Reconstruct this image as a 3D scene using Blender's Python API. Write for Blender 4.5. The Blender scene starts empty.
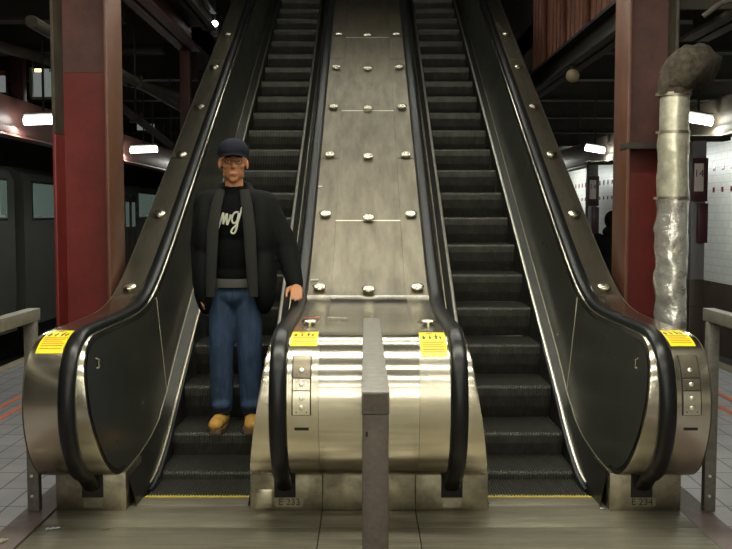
import bpy, bmesh, math, random
from mathutils import Vector, Matrix, noise
random.seed(7)
S = bpy.context.scene
C = S.collection
PI = math.pi

# ------------------------------------------------------------------ camera, world, lights, exposure
cd = bpy.data.cameras.new('camera'); cd.sensor_width = 36; cd.lens = 45.0; cd.clip_start = .05
cam = bpy.data.objects.new('camera', cd); C.objects.link(cam)
cam.location = (-.005, 0, 1.6); cam.rotation_euler = (math.radians(90 - 3.7), 0, 0)
S.camera = cam
S.view_settings.view_transform = 'Standard'; S.view_settings.look = 'None'
S.view_settings.gamma = 1; S.view_settings.use_curve_mapping = False
S.view_settings.exposure = 1.12
W = bpy.data.worlds.new('world'); S.world = W; W.use_nodes = True
W.node_tree.nodes['Background'].inputs[0].default_value = (.9, .95, .85, 1)
W.node_tree.nodes['Background'].inputs[1].default_value = .02
CEIL = 3.95
LWARM = (1.0, .97, .80)
def area(x, y, z, sx, sy, power, rot=(0, 0, 0), col=LWARM, spread=180):
    l = bpy.data.lights.new('tube_light', 'AREA'); l.shape = 'RECTANGLE'; l.size = sx; l.size_y = sy
    l.energy = power; l.color = col; l.spread = math.radians(spread)
    o = bpy.data.objects.new('tube_light', l); C.objects.link(o); o.location = (x, y, z); o.rotation_euler = rot
    return o
# fluorescent rows across the concourse ceiling (fixtures are built further down): x, y, z, length, power
ROWS = [(0, 6.55, 3.80, 3.4, 12), (0, 4.3, 3.80, 4.2, 62), (0, 2.4, 3.80, 4.4, 26), (0, -.2, 3.80, 4.6, 30), (0, -3.6, 3.80, 5.6, 44), (0, -8.0, 3.80, 6.4, 80), (0, -13.0, 3.60, 7.4, 190), (0, -18.0, 3.40, 8.4, 320)]
for x, y, z, L, p in ROWS:
    area(x, y, z - .08, L, .50 if y > 4 and y < 5 else .12, p)
# sloping rows of the stair well
# platform-edge tubes, running along the tracks (the fixtures of these stand in view): x, y, power
EDGE = [10.15, 14.7, 19.2, 23.7]
for sx in (-1, 1):
    for y in EDGE:
        area(sx * (3.60 if sx < 0 else 3.66), y, 2.575, .5 if sx < 0 else .34, .08, 8, col=(.95, 1, .92))
# lamps over the far tracks
for y in (11, 16, 22, 30):
    area(5.4, y, 2.9, .12, 2.4, 38, rot=(0, math.radians(-62), 0), col=(.95, 1, .95))
area(-4.6, 15, 3.4, .12, 2.4, 10, col=(.9, 1, .9))
# stairwell ceiling lamps; the lowest is added to put bright bands on the deck
WELL = [(7.78, 3.84, 7), (9.0, 4.45, 2), (11.0, 5.6, 5), (13.2, 6.9, 26), (15.6, 8.4, 130)]
for y, z, p in WELL:
    area(0, y, z - .05, 3.4, .12, p, col=(.97, 1, .88))

# ------------------------------------------------------------------ materials
def N(nt, t, **kw):
    n = nt.nodes.new(t)
    for k, v in kw.items(): setattr(n, k, v)
    return n
def mat(name, col, rough=.5, metal=0.0, noise_s=0, noise_amt=.0, stretch=(1, 1, 1), bump=0.0, bump_s=60, rvar=0.0, col2=None, emit=None, es=0, coat=0, spec=None, aniso=0):
    m = bpy.data.materials.new(name); m.use_nodes = True; nt = m.node_tree; b = nt.nodes['Principled BSDF']
    b.inputs['Base Color'].default_value = (*col, 1); b.inputs['Roughness'].default_value = rough; b.inputs['Metallic'].default_value = metal
    if coat: b.inputs['Coat Weight'].default_value = coat; b.inputs['Coat Roughness'].default_value = .15
    if spec is not None: b.inputs['Specular IOR Level'].default_value = spec
    if emit: b.inputs['Emission Color'].default_value = (*emit, 1); b.inputs['Emission Strength'].default_value = es
    if noise_s or bump:
        tc = N(nt, 'ShaderNodeTexCoord'); mp = N(nt, 'ShaderNodeMapping'); mp.inputs['Scale'].default_value = stretch
        nt.links.new(tc.outputs['Object'], mp.inputs[0])
    if noise_s:
        no = N(nt, 'ShaderNodeTexNoise'); no.inputs['Scale'].default_value = noise_s; no.inputs['Detail'].default_value = 6; no.inputs['Roughness'].default_value = .6
        nt.links.new(mp.outputs[0], no.inputs[0])
        cr = N(nt, 'ShaderNodeValToRGB'); cr.color_ramp.elements[0].position = .3; cr.color_ramp.elements[1].position = .7
        c2 = col2 or tuple(c * (1 - noise_amt) for c in col)
        cr.color_ramp.elements[0].color = (*c2, 1); cr.color_ramp.elements[1].color = (*col, 1)
        nt.links.new(no.outputs[0], cr.inputs[0]); nt.links.new(cr.outputs[0], b.inputs['Base Color'])
        if rvar:
            mr = N(nt, 'ShaderNodeMapRange'); mr.inputs[1].default_value = .3; mr.inputs[2].default_value = .7
            mr.inputs[3].default_value = rough + rvar; mr.inputs[4].default_value = max(.02, rough - rvar)
            nt.links.new(no.outputs[0], mr.inputs[0]); nt.links.new(mr.outputs[0], b.inputs['Roughness'])
    if bump:
        n2 = N(nt, 'ShaderNodeTexNoise'); n2.inputs['Scale'].default_value = bump_s; n2.inputs['Detail'].default_value = 4
        nt.links.new(mp.outputs[0], n2.inputs[0])
        bp = N(nt, 'ShaderNodeBump'); bp.inputs['Strength'].default_value = bump; bp.inputs['Distance'].default_value = .01
        nt.links.new(n2.outputs[0], bp.inputs['Height']); nt.links.new(bp.outputs[0], b.inputs['Normal'])
    return m
M = {}
M['steel'] = mat('brushed_steel', (.62, .57, .46), .21, 1, noise_s=5, noise_amt=.12, stretch=(1, 1, 1), rvar=.03)
M['deck'] = mat('worn_deck_steel', (.245, .215, .16), .37, 1, noise_s=4, noise_amt=.38, stretch=(3, .6, .6), rvar=.06)
M['drum'] = mat('polished_drum_steel', (.66, .62, .52), .16, 1, noise_s=6, noise_amt=.12, stretch=(.5, 2, 2), rvar=.03)
M['pedestal'] = mat('scuffed_pedestal_steel', (.46, .42, .32), .38, 1, noise_s=10, noise_amt=.55, rvar=.1, bump=.05)
M['button'] = mat('button_steel', (.72, .68, .55), .25, 1)
M['dark'] = mat('dark_recess', (.012, .012, .012), .7)
M['rubber'] = mat('black_rubber', (.009, .010, .011), .32, 0, noise_s=20, noise_amt=.3, spec=.32)
M['panel'] = mat('black_panel', (.026, .027, .022), .30, 0, noise_s=3, noise_amt=.25, rvar=.03, coat=.2)
M['skirt'] = mat('dark_skirt', (.04, .04, .033), .38, .6, noise_s=8, noise_amt=.4)
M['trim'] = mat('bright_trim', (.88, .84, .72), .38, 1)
M['trimdullshade'] = mat('dull_and_shaded_trim', (.40, .36, .27), .38, 1)
M['step'] = mat('step_metal', (.085, .085, .073), .42, .6, noise_s=14, noise_amt=.5, stretch=(1, 1, 1))
M['yellow'] = mat('yellow_line', (.50, .38, .03), .7)
M['sticker'] = mat('yellow_sticker', (.85, .68, .01), .35)
M['ink'] = mat('black_ink', (.02, .018, .01), .5)
M['redink'] = mat('red_ink', (.5, .12, .06), .5)
M['white'] = mat('white_paint', (.75, .74, .70), .5)
M['redsteel'] = mat('red_painted_steel', (.15, .016, .014), .42, 0, noise_s=5, noise_amt=.35, bump=.12, bump_s=25)
M['warmlitsteel'] = mat('warm_lit_red_paint', (.13, .052, .028), .5, 0, noise_s=4, noise_amt=.35, bump=.15, bump_s=20)  # warm lamp light on the flanges is put into this brown-red
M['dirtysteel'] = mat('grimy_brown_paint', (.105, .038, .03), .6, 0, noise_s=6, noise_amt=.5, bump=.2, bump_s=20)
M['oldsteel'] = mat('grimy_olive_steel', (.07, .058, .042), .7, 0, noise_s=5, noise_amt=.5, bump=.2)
M['blacksteel'] = mat('sooty_steel', (.030, .026, .020), .8, 0, noise_s=5, noise_amt=.5)
M['rust'] = mat('rust_red_sheet', (.30, .11, .06), .55, 0, noise_s=9, noise_amt=.6, stretch=(1, 4, .5), bump=.15)
M['ceiling'] = mat('sooty_ceiling', (.022, .020, .016), .9, 0, noise_s=3, noise_amt=.4)
M['paleceiling'] = mat('painted_ceiling', (.26, .25, .21), .7, 0, noise_s=3, noise_amt=.3)
M['palewall'] = mat('pale_rear_wall', (.42, .40, .33), .5, 0, noise_s=3, noise_amt=.2)
M['fascia_red'] = mat('glossy_maroon_fascia', (.22, .10, .085), .42, .1, noise_s=3, noise_amt=.3)
M['fascia_grey'] = mat('glossy_tan_fascia', (.26, .22, .17), .42, .1, noise_s=3, noise_amt=.3)
M['lampglow'] = mat('lamp_glow', (.9, .9, .85), .5, emit=(.97, 1, .92), es=6)
M['lampglow_soft'] = mat('ceiling_tube_glow', (.9, .9, .85), .5, emit=(1, .97, .86), es=4)
M['housing'] = mat('lamp_housing', (.25, .24, .21), .5, .3)
M['pipe'] = mat('galvanised_pipe', (.80, .77, .62), .36, .7, noise_s=16, noise_amt=.45, rvar=.08, bump=.12, bump_s=30)
M['foil'] = mat('crumpled_foil', (.92, .91, .85), .27, .85, noise_s=14, noise_amt=.15, bump=.7, bump_s=18)
M['lagging'] = mat('dusty_pipe_lagging', (.075, .060, .040), .95, 0, noise_s=22, noise_amt=.75, bump=1, bump_s=40)
M['railtop'] = mat('rail_steel', (.20, .19, .165), .48, .4, noise_s=30, noise_amt=.35, bump=.25, bump_s=90)
M['railpost'] = mat('brown_grey_post', (.13, .105, .09), .5, .35, noise_s=60, noise_amt=.3)
M['train'] = mat('train_body', (.12, .115, .10), .5, .2, noise_s=2, noise_amt=.25)
M['trainglass'] = mat('train_window', (.12, .17, .15), .12, 0, emit=(.55, .75, .66), es=.045)
M['polegreen'] = mat('pale_green_strip', (.35, .5, .3), .4, emit=(.7, 1, .6), es=.15)
M['rail'] = mat('rail', (.10, .08, .06), .4, .8)
M['ballast'] = mat('trackbed', (.022, .02, .017), .9, 0, noise_s=20, noise_amt=.5)
M['edge'] = mat('platform_edge_strip', (.35, .28, .17), .7, 0, noise_s=10, noise_amt=.3)
M['orange'] = mat('orange_line', (.85, .19, .035), .6, 0, noise_s=25, noise_amt=.25)
M['coatb'] = mat('black_coat', (.007, .0075, .008), .8, 0, bump=.4, bump_s=30, spec=.08)
M['lining'] = mat('grey_lining', (.022, .023, .021), .85, 0, bump=.3, bump_s=80, spec=.08)
M['shirt'] = mat('black_shirt', (.003, .0035, .004), .9, spec=.08)
M['denim'] = mat('blue_denim', (.035, .058, .105), .85, 0, noise_s=14, noise_amt=.45, stretch=(2, 2, .6), bump=.3, bump_s=60, spec=.08)
M['greyrib'] = mat('grey_waistband', (.07, .07, .066), .9, spec=.08)
M['skin'] = mat('skin', (.44, .19, .09), .55, 0, noise_s=12, noise_amt=.15)
M['boot'] = mat('tan_boot', (.50, .27, .05), .7, 0, noise_s=20, noise_amt=.3)
M['sole'] = mat('boot_sole', (.10, .06, .03), .8)
M['cap'] = mat('dark_cap', (.012, .014, .022), .8, spec=.08)
M['hair'] = mat('dark_hair', (.012, .009, .007), .7, spec=.08)
M['eye'] = mat('eye', (.6, .58, .54), .2)
M['iris'] = mat('iris', (.02, .012, .008), .2)
M['lip'] = mat('lip', (.33, .12, .08), .5)
M['print'] = mat('shirt_print', (.42, .42, .34), .8)
M['maroon'] = mat('maroon_panel', (.055, .012, .022), .35)
M['greytile'] = mat('grey_tile', (.16, .16, .165), .3)
M['poster'] = mat('poster_paper', (.68, .60, .58), .5)
M['frost'] = mat('frosted_panel', (.22, .23, .22), .4, 0, noise_s=8, noise_amt=.4, emit=(.8, .9, .85), es=.08)
M['amber'] = mat('amber_lamp', (.9, .7, .2), .5, emit=(1, .75, .25), es=1.8)
M['paper'] = mat('paper_scrap', (.7, .72, .76), .6)
M['butt'] = mat('brown_scrap', (.30, .24, .10), .7)
M['redscrap'] = mat('red_scrap', (.55, .09, .05), .5)
M['beigescrap'] = mat('beige_scrap', (.55, .5, .36), .6)

def brick_mat(name, c1, c2, mortar, bw, bh, ms, rough=.4, off=.0, axes='XY', squash=1, noise_amt=.25, bump=.25):
    m = bpy.data.materials.new(name); m.use_nodes = True; nt = m.node_tree; b = nt.nodes['Principled BSDF']
    tc = N(nt, 'ShaderNodeTexCoord'); sp = N(nt, 'ShaderNodeSeparateXYZ'); cb = N(nt, 'ShaderNodeCombineXYZ')
    nt.links.new(tc.outputs['Object'], sp.inputs[0])
    nt.links.new(sp.outputs[axes[0]], cb.inputs[0]); nt.links.new(sp.outputs[axes[1]], cb.inputs[1])
    br = N(nt, 'ShaderNodeTexBrick'); br.offset = off; br.inputs['Scale'].default_value = 1
    br.inputs['Brick Width'].default_value = bw; br.inputs['Row Height'].default_value = bh; br.inputs['Mortar Size'].default_value = ms
    br.inputs['Mortar Smooth'].default_value = .3; br.inputs['Bias'].default_value = 0
    br.inputs['Color1'].default_value = (*c1, 1); br.inputs['Color2'].default_value = (*c2, 1); br.inputs['Mortar'].default_value = (*mortar, 1)
    nt.links.new(cb.outputs[0], br.inputs[0])
    no = N(nt, 'ShaderNodeTexNoise'); no.inputs['Scale'].default_value = 4; no.inputs['Detail'].default_value = 8
    nt.links.new(tc.outputs['Object'], no.inputs[0])
    mr = N(nt, 'ShaderNodeMapRange'); mr.inputs[1].default_value = .3; mr.inputs[2].default_value = .7; mr.inputs[3].default_value = 1 - noise_amt; mr.inputs[4].default_value = 1
    nt.links.new(no.outputs[0], mr.inputs[0])
    mx = N(nt, 'ShaderNodeMix'); mx.data_type = 'RGBA'; mx.blend_type = 'MULTIPLY'; mx.inputs[0].default_value = 1
    nt.links.new(br.outputs[0], mx.inputs[6]); nt.links.new(mr.outputs[0], mx.inputs[7]); nt.links.new(mx.outputs[2], b.inputs['Base Color'])
    bp = N(nt, 'ShaderNodeBump'); bp.invert = True; bp.inputs['Strength'].default_value = bump; bp.inputs['Distance'].default_value = .004
    nt.links.new(br.outputs[1], bp.inputs['Height']); nt.links.new(bp.outputs[0], b.inputs['Normal'])
    b.inputs['Roughness'].default_value = rough
    return m
M['tilefloor'] = brick_mat('platform_tiles', (.36, .34, .36), (.31, .295, .315), (.06, .052, .052), .165, .33, .006, .38)
M['walltile'] = brick_mat('white_wall_tiles', (.62, .62, .57), (.58, .58, .54), (.36, .36, .33), .30, .15, .005, .38, .5, 'YZ', noise_amt=.12)
M['wainscot'] = brick_mat('brown_wainscot', (.075, .052, .038), (.07, .05, .036), (.03, .02, .015), .6, .6, .006, .4, 0, 'YZ', noise_amt=.4)
M['maroonstrip'] = mat('maroon_brown_curb', (.17, .130, .122), .55, 0, noise_s=8, noise_amt=.35)
def plate_mat():
    m = mat('ribbed_floor_plate', (.30, .28, .215), .46, .6, noise_s=2.2, noise_amt=.45, stretch=(.8, 5, 1), rvar=.1, col2=(.15, .135, .10))
    nt = m.node_tree; b = nt.nodes['Principled BSDF']
    tc = N(nt, 'ShaderNodeTexCoord'); wv = N(nt, 'ShaderNodeTexWave'); wv.bands_direction = 'Y'; wv.inputs['Scale'].default_value = 14
    nt.links.new(tc.outputs['Object'], wv.inputs[0])
    bp = N(nt, 'ShaderNodeBump'); bp.inputs['Strength'].default_value = .35; bp.inputs['Distance'].default_value = .003
    nt.links.new(wv.outputs[1], bp.inputs['Height']); nt.links.new(bp.outputs[0], b.inputs['Normal'])
    return m
M['plate'] = plate_mat()

# ------------------------------------------------------------------ helpers
def link(name, bm, m, parent=None, smooth=False, angle=35, recalc=True):
    if recalc: bmesh.ops.recalc_face_normals(bm, faces=bm.faces)
    me = bpy.data.meshes.new(name); bm.to_mesh(me); bm.free()
    me.materials.append(m)
    if smooth:
        for p in me.polygons: p.use_smooth = True
        me.set_sharp_from_angle(angle=math.radians(angle))
    o = bpy.data.objects.new(name, me); C.objects.link(o)
    if parent: o.parent = parent; o.matrix_parent_inverse = Matrix.Translation(-Vector(parent.location)) if parent.type == 'EMPTY' and not parent.parent else Matrix()
    return o
def tag(o, label=None, cat=None, group=None, kind=None):
    if label: o['label'] = label
    if cat: o['category'] = cat
    if group: o['group'] = group
    if kind: o['kind'] = kind
    return o
def empty(name, loc, label, cat, group=None):
    o = bpy.data.objects.new(name, None); C.objects.link(o); o.location = loc; o.empty_display_size = .1
    return tag(o, label, cat, group)
def struct(name, bm, m, smooth=False, label=None):
    o = link(name, bm, m, None, smooth); o['kind'] = 'structure'
    return o
def box(bm, x0, x1, y0, y1, z0, z1, bev=0):
    t = bmesh.new()
    bmesh.ops.create_cube(t, size=1)
    for v in t.verts:
        v.co = Vector(((x0 + x1) / 2 + v.co.x * (x1 - x0), (y0 + y1) / 2 + v.co.y * (y1 - y0), (z0 + z1) / 2 + v.co.z * (z1 - z0)))
    if bev: bmesh.ops.bevel(t, geom=t.edges[:], offset=bev, segments=2, affect='EDGES', profile=.5)
    merge(bm, t); return bm
def merge(bm, t, mtx=None):
    me = bpy.data.meshes.new('tmp'); t.to_mesh(me); t.free()
    if mtx: me.transform(mtx)
    bm.from_mesh(me); bpy.data.meshes.remove(me)
def BX(*a, bev=0): return box(bmesh.new(), *a, bev=bev)
def sweep(bm, pts, rx, ry=None, seg=10, up=Vector((1, 0, 0)), caps=True, shape=None, closed=False):
    """tube along pts; section axes: up (rx) and the normal in the bend plane (ry); rx may be a list"""
    pts = [Vector(p) for p in pts]; n = len(pts); rings = []
    for i, p in enumerate(pts):
        t = (pts[min(i + 1, n - 1)] - pts[max(i - 1, 0)]).normalized()
        a = up - t * up.dot(t)
        if a.length < 1e-4: a = Vector((0, 0, 1)) - t * t.z
        a.normalize(); b = t.cross(a)
        r1 = rx[i] if isinstance(rx, (list, tuple)) else rx
        r2 = r1 if ry is None else (ry[i] if isinstance(ry, (list, tuple)) else ry)
        ring = []
        if shape: sec = shape
        else: sec = [(math.cos(2 * PI * k / seg), math.sin(2 * PI * k / seg)) for k in range(seg)]
        for (c, s) in sec: ring.append(bm.verts.new(p + a * c * r1 + b * s * r2))
        rings.append(ring)
    for i in range(n - 1):
        A, B = rings[i], rings[i + 1]; k = len(A)
        for j in range(k): bm.faces.new((A[j], A[(j + 1) % k], B[(j + 1) % k], B[j]))
    if caps:
        bm.faces.new(rings[0][::-1]); bm.faces.new(rings[-1])
    return bm
def catmull(pts, n=8):
    out = []
    P = [Vector((p[0], p[1])) for p in pts]
    for i in range(len(P) - 1):
        p0 = P[max(i - 1, 0)]; p1 = P[i]; p2 = P[i + 1]; p3 = P[min(i + 2, len(P) - 1)]
        for k in range(n):
            t = k / n
            out.append(.5 * ((2 * p1) + (p2 - p0) * t + (2 * p0 - 5 * p1 + 4 * p2 - p3) * t * t + (3 * p1 - p0 - 3 * p2 + p3) * t ** 3))
    out.append(P[-1]); return out
def extrude_yz(poly, x0, x1):
    bm = bmesh.new()
    a = [bm.verts.new((x0, p[0], p[1])) for p in poly]; b = [bm.verts.new((x1, p[0], p[1])) for p in poly]
    n = len(poly)
    bm.faces.new(a); bm.faces.new(b[::-1])
    for i in range(n): bm.faces.new((a[i], b[i], b[(i + 1) % n], a[(i + 1) % n]))
    return bm
def ngon(bm, pts):
    return bm.faces.new([bm.verts.new(p) for p in pts])
def text_obj(name, txt, size, m, parent, mtx, extrude=.0006):
    cu = bpy.data.curves.new(name, 'FONT'); cu.body = txt; cu.size = size; cu.extrude = extrude; cu.align_x = 'CENTER'; cu.align_y = 'CENTER'
    t = bpy.data.objects.new('tmp', cu); C.objects.link(t)
    bpy.context.view_layer.update()
    me = bpy.data.meshes.new_from_object(t.evaluated_get(bpy.context.evaluated_depsgraph_get()))
    bpy.data.objects.remove(t); me.transform(mtx); me.materials.clear(); me.materials.append(m)
    o = bpy.data.objects.new(name, me); C.objects.link(o)
    if parent:
        o.parent = parent
        if parent.type == 'EMPTY': o.matrix_parent_inverse = Matrix.Translation(-Vector(parent.location))
    return o

# ------------------------------------------------------------------ escalator side profile (Y, Z)
T30 = math.tan(math.radians(30))
YE = 15.6
def inc(y): return 1.6 + T30 * (y - 7.15)
OUT = catmull([(4.99, .212), (4.86, .214), (4.73, .238), (4.61, .312), (4.52, .44), (4.477, .58), (4.480, .71), (4.515, .825), (4.585, .912), (4.68, .962), (4.80, .981), (5.0, .984), (5.45, .985), (5.8, 1.0), (6.1, 1.06), (6.45, inc(6.45) + .015), (6.9, inc(6.9))], 7)
OUT += [Vector((y, inc(y))) for y in [7.3 + .5 * k for k in range(17)] + [YE]]
def arclen(P):
    s = [0]
    for i in range(1, len(P)): s.append(s[-1] + (P[i] - P[i - 1]).length)
    return s
SO = arclen(OUT)
def at_s(s):
    s = max(0, min(SO[-1] - 1e-6, s))
    for i in range(len(SO) - 1):
        if SO[i + 1] >= s:
            f = (s - SO[i]) / (SO[i + 1] - SO[i]); p = OUT[i].lerp(OUT[i + 1], f); t = (OUT[i + 1] - OUT[i]).normalized()
            return p, t
def nrm(t): return Vector((-t.y, t.x))       # outward (front / up)
def s_of_y(y, upper=True):
    i0 = min(range(len(OUT)), key=lambda i: OUT[i].x)
    rng = range(i0, len(OUT) - 1) if upper else range(0, i0)
    for i in rng:
        a, b = OUT[i], OUT[i + 1]
        if min(a.x, b.x) <= y <= max(a.x, b.x): return SO[i] + (SO[i + 1] - SO[i]) * abs((y - a.x) / (b.x - a.x + 1e-9))
    return SO[-1]
def offs(P, d):
    out = []
    for i, p in enumerate(P):
        t = (P[min(i + 1, len(P) - 1)] - P[max(i - 1, 0)]).normalized()
        out.append(p + nrm(t) * d)
    return out
def z_trim(y):
    K = [(4.8, .02), (5.3, .03), (5.46, .065), (5.75, .20), (6.04, .385)]
    if y >= 6.04: return .385 + T30 * (y - 6.04)
    for a, b in zip(K, K[1:]):
        if y <= b[0]: return a[1] + (b[1] - a[1]) * max(0, (y - a[0])) / (b[0] - a[0])
def z_chrome(y):
    K = [(4.8, .213), (5.0, .214), (5.2, .222), (5.5, .25), (5.75, .30), (6.04, .42)]
    if y >= 6.04: return .42 + T30 * (y - 6.04)
    for a, b in zip(K, K[1:]):
        if y <= b[0]: return a[1] + (b[1] - a[1]) * max(0, (y - a[0])) / (b[0] - a[0])
def deckline(y):
    if y < 5.3: return .983
    return at_s(s_of_y(y))[0].y
def side_o(y, z): return .05 + .155 * max(0, deckline(y) - z)

def path_plate(xa, xb, sa, sb, off=0.0, thick=.006, step=.03):
    bm = bmesh.new(); L = sb - sa; n = max(2, int(L / step)); rings = []
    ss = [sa + L * i / n for i in range(n + 1)]
    for s in ss:
        p, t = at_s(s); nn = nrm(t); a = p + nn * off; b = p + nn * (off - thick)
        rings.append([bm.verts.new((xa, a.x, a.y)), bm.verts.new((xb, a.x, a.y)), bm.verts.new((xb, b.x, b.y)), bm.verts.new((xa, b.x, b.y))])
    for A, B in zip(rings, rings[1:]):
        for j in range(4): bm.faces.new((A[j], A[(j + 1) % 4], B[(j + 1) % 4], B[j]))
    bm.faces.new(rings[0]); bm.faces.new(rings[-1][::-1])
    return bm
def core_poly(d=-.008, zbot=.0):
    P = [(p.x, p.y) for p in offs(OUT, d)]
    P += [(YE, inc(YE) - 1.6), (7.2, .0 + zbot), (4.99, zbot)]
    return P
def side_grid(xh, s, inset, proud, ya, yb):
    """balustrade side surface facing the steps"""
    P = offs(OUT, -inset); i0 = min(range(len(P)), key=lambda i: P[i].x)
    up, lo = P[i0:], P[:i0 + 1]
    def f(Q, y):
        for a, b in zip(Q, Q[1:]):
            if min(a.x, b.x) <= y <= max(a.x, b.x) and abs(a.x - b.x) > 1e-7: return a.y + (b.y - a.y) * (y - a.x) / (b.x - a.x)
        return None
    ymin = P[i0].x + .0005
    ys = [ymin + (5.3 - ymin) * (1 - math.cos(PI / 2 * k / 26)) for k in range(27)] + [5.3 + .07 * k for k in range(1, 24)]
    y = ys[-1]
    while y < yb - .5: y += .5; ys.append(y)
    ys.append(yb)
    bm = bmesh.new(); cols = []
    for y in ys:
        if y < ya: continue
        zt = f(up, y)
        if zt is None: zt = deckline(y) - inset
        zb = f(lo, y) if y < 4.93 else None
        if zb is None: zb = z_chrome(y) + (inset * .15)
        if zb > zt: zb = zt - .001
        col = []
        for k in range(9):
            z = zb + (zt - zb) * k / 8
            col.append(bm.verts.new((xh + s * (side_o(y, z) + proud), y, z)))
        cols.append(col)
    for A, B in zip(cols, cols[1:]):
        for k in range(8): bm.faces.new((A[k], B[k], B[k + 1], A[k + 1]))
    return bm

def balustrade(par, xh, s, xin, xout, sticker, keys, buttons_x, pedestal, cladding, number):
    """xh handrail centre; s direction towards the steps; deck strip between xh and xout"""
    xo = xh - s * .046
    # structural core below the deck strip
    a, b = sorted((xh + s * .01, xout))
    link('truss_casing', extrude_yz(core_poly(), a, b), M['dark'], par, True, 20)
    # deck strip plates, split at the seams the photo shows
    seams = [0.0, s_of_y(6.12), s_of_y(8.0), s_of_y(10.1), s_of_y(12.2), SO[-1]]
    a, b = sorted((xo, xout))
    for k in range(len(seams) - 1):
        link('newel_cover' if k == 0 else 'deck_plate', path_plate(a, b, seams[k] + (.003 if k else 0), seams[k + 1] - .003), M['steel' if k == 0 else 'deck'], par, True, 25)
    # inner newel band / body
    bm = bmesh.new(); rows = []
    for i, p in enumerate(OUT):
        o = side_o(p.x, p.y)
        rows.append((bm.verts.new((xh, p.x, p.y)), bm.verts.new((xh + s * (o - .012), p.x, p.y)), bm.verts.new((xh + s * o, p.x + .006 * (0), p.y - (.006 if p.y > .6 else -.004)))))
    for A, B in zip(rows, rows[1:]):
        bm.faces.new((A[0], A[1], B[1], B[0])); bm.faces.new((A[1], A[2], B[2], B[1]))
    g = side_grid(xh, s, .006, 0, 0, YE)
    merge(bm, g)
    link('inner_newel_band', bm, M['steel'], par, True, 40)
    # black side panel
    pb = side_grid(xh, s, .036, .0035, 0, YE)
    pn = link('side_panel', pb, M['panel'], par, True, 40)
    # panel joint strip
    bm = bmesh.new()
    j = []
    for k in range(9):
        y = 6.05 + (k / 8) * .12; zb, zt = z_chrome(6.05) + .02, deckline(6.17) - .04
        z = zb + (zt - zb) * k / 8
        j.append((xh + s * (side_o(y, z) + .005), y, z))
    sweep(bm, j, .004, seg=6, up=Vector((0, 1, 0)))
    link('joint_strip', bm, M['trimdullshade'], pn, True)
    # small hook-shaped lock on the panel
    bm = bmesh.new(); yy, zz = 4.72, .86; xx = xh + s * (side_o(yy, zz) + .006)
    sweep(bm, [(xx, yy, zz), (xx + s * .012, yy + .01, zz - .01), (xx + s * .012, yy + .012, zz - .05), (xx, yy + .008, zz - .06)], .006, seg=8)
    link('panel_lock', bm, M['button'], pn, True)
    # chrome bead under the panel
    ys = [4.86 + .06 * k for k in range(24)] + [6.5 + .7 * k for k in range(13)] + [YE]
    bm = bmesh.new(); sweep(bm, [(xh + s * (side_o(y, z_chrome(y)) + .004), y, z_chrome(y)) for y in ys], .0055, seg=6)
    link('panel_bead', bm, M['trimdullshade'], par, True)
    # lower apron between bead and skirt trim, then the skirt itself
    bm = bmesh.new(); cols = []
    ys2 = [4.93] + ys[2:]
    for y in ys2:
        a_ = Vector((xh + s * side_o(y, z_chrome(y)), y, z_chrome(y))); t_ = Vector((xin - s * .004, y, z_trim(y)))
        cols.append([bm.verts.new(a_.lerp(t_, k / 3)) for k in range(4)] + [bm.verts.new((xin - s * .004, y, max(-.45, z_trim(y) - .6)))])
    for A, B in zip(cols, cols[1:]):
        for k in range(4): bm.faces.new((A[k], B[k], B[k + 1], A[k + 1]))
    link('skirt_panel', bm, M['skirt'], par, True, 50)
    yt = [5.26, 5.34, 5.42, 5.5, 5.58, 5.66, 5.74, 5.82, 5.9, 5.97] + [6.04 + .7 * k for k in range(14)] + [YE]
    sm = lambda y: sum(z_trim(y + d) for d in (-.12, -.06, 0, .06, .12)) / 5 if y < 6.3 else z_trim(y)
    bm = bmesh.new()
    rr = [.008, .012] + [.013] * (len(yt) - 2)
    sweep(bm, [(xin - s * .004, y, sm(y) + .004) for y in yt], rr, seg=8)
    link('skirt_trim', bm, M['trimdullshade' if xh < -1 else 'trim'], par, True)  # train-side outer trim: its shade is put into a duller colour
    # dark guard roll below the trim where it meets the floor
    bm = bmesh.new()
    sweep(bm, [(xin + s * .004, y, sm(y) - .026) for y in [5.22, 5.3, 5.4, 5.5, 5.6, 5.7, 5.8, 5.9, 6.0, 6.2, 6.6]], [.012, .022, .024, .024, .022, .02, .02, .018, .016, .012, .008], seg=8)
    link('skirt_guard', bm, M['rubber'], par, True)
    # handrail
    hp = offs(OUT, .016); i0 = min(range(len(hp)), key=lambda i: hp[i].x)
    low = [Vector((4.98, .125)), Vector((4.90, .128)), Vector((4.83, .143))]
    hp = low + [p for i, p in enumerate(hp) if not (i < i0 and p.x > 4.76)]
    sec = [(-1, -.9), (-1, -.1), (-.93, .35), (-.75, .7), (-.4, .92), (0, 1), (.4, .92), (.75, .7), (.93, .35), (1, -.1), (1, -.9), (.6, -1), (-.6, -1)]
    bm = bmesh.new()
    sweep(bm, [(xh, p.x, p.y) for p in hp], .0425, -.021, shape=sec, up=Vector((1, 0, 0)))
    link('handrail', bm, M['rubber'], par, True, 50)
    # pedestal, inlet, number plate
    px0, px1 = sorted(pedestal)
    pd = link('pedestal', BX(px0, px1, 4.87, 5.22, .0, .212, bev=.004), M['pedestal'], par, True)
    link('handrail_inlet', BX(xh - .058, xh + .058, 4.862, 4.90, .075, .205, bev=.004), M['dark'], pd, True)
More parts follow.
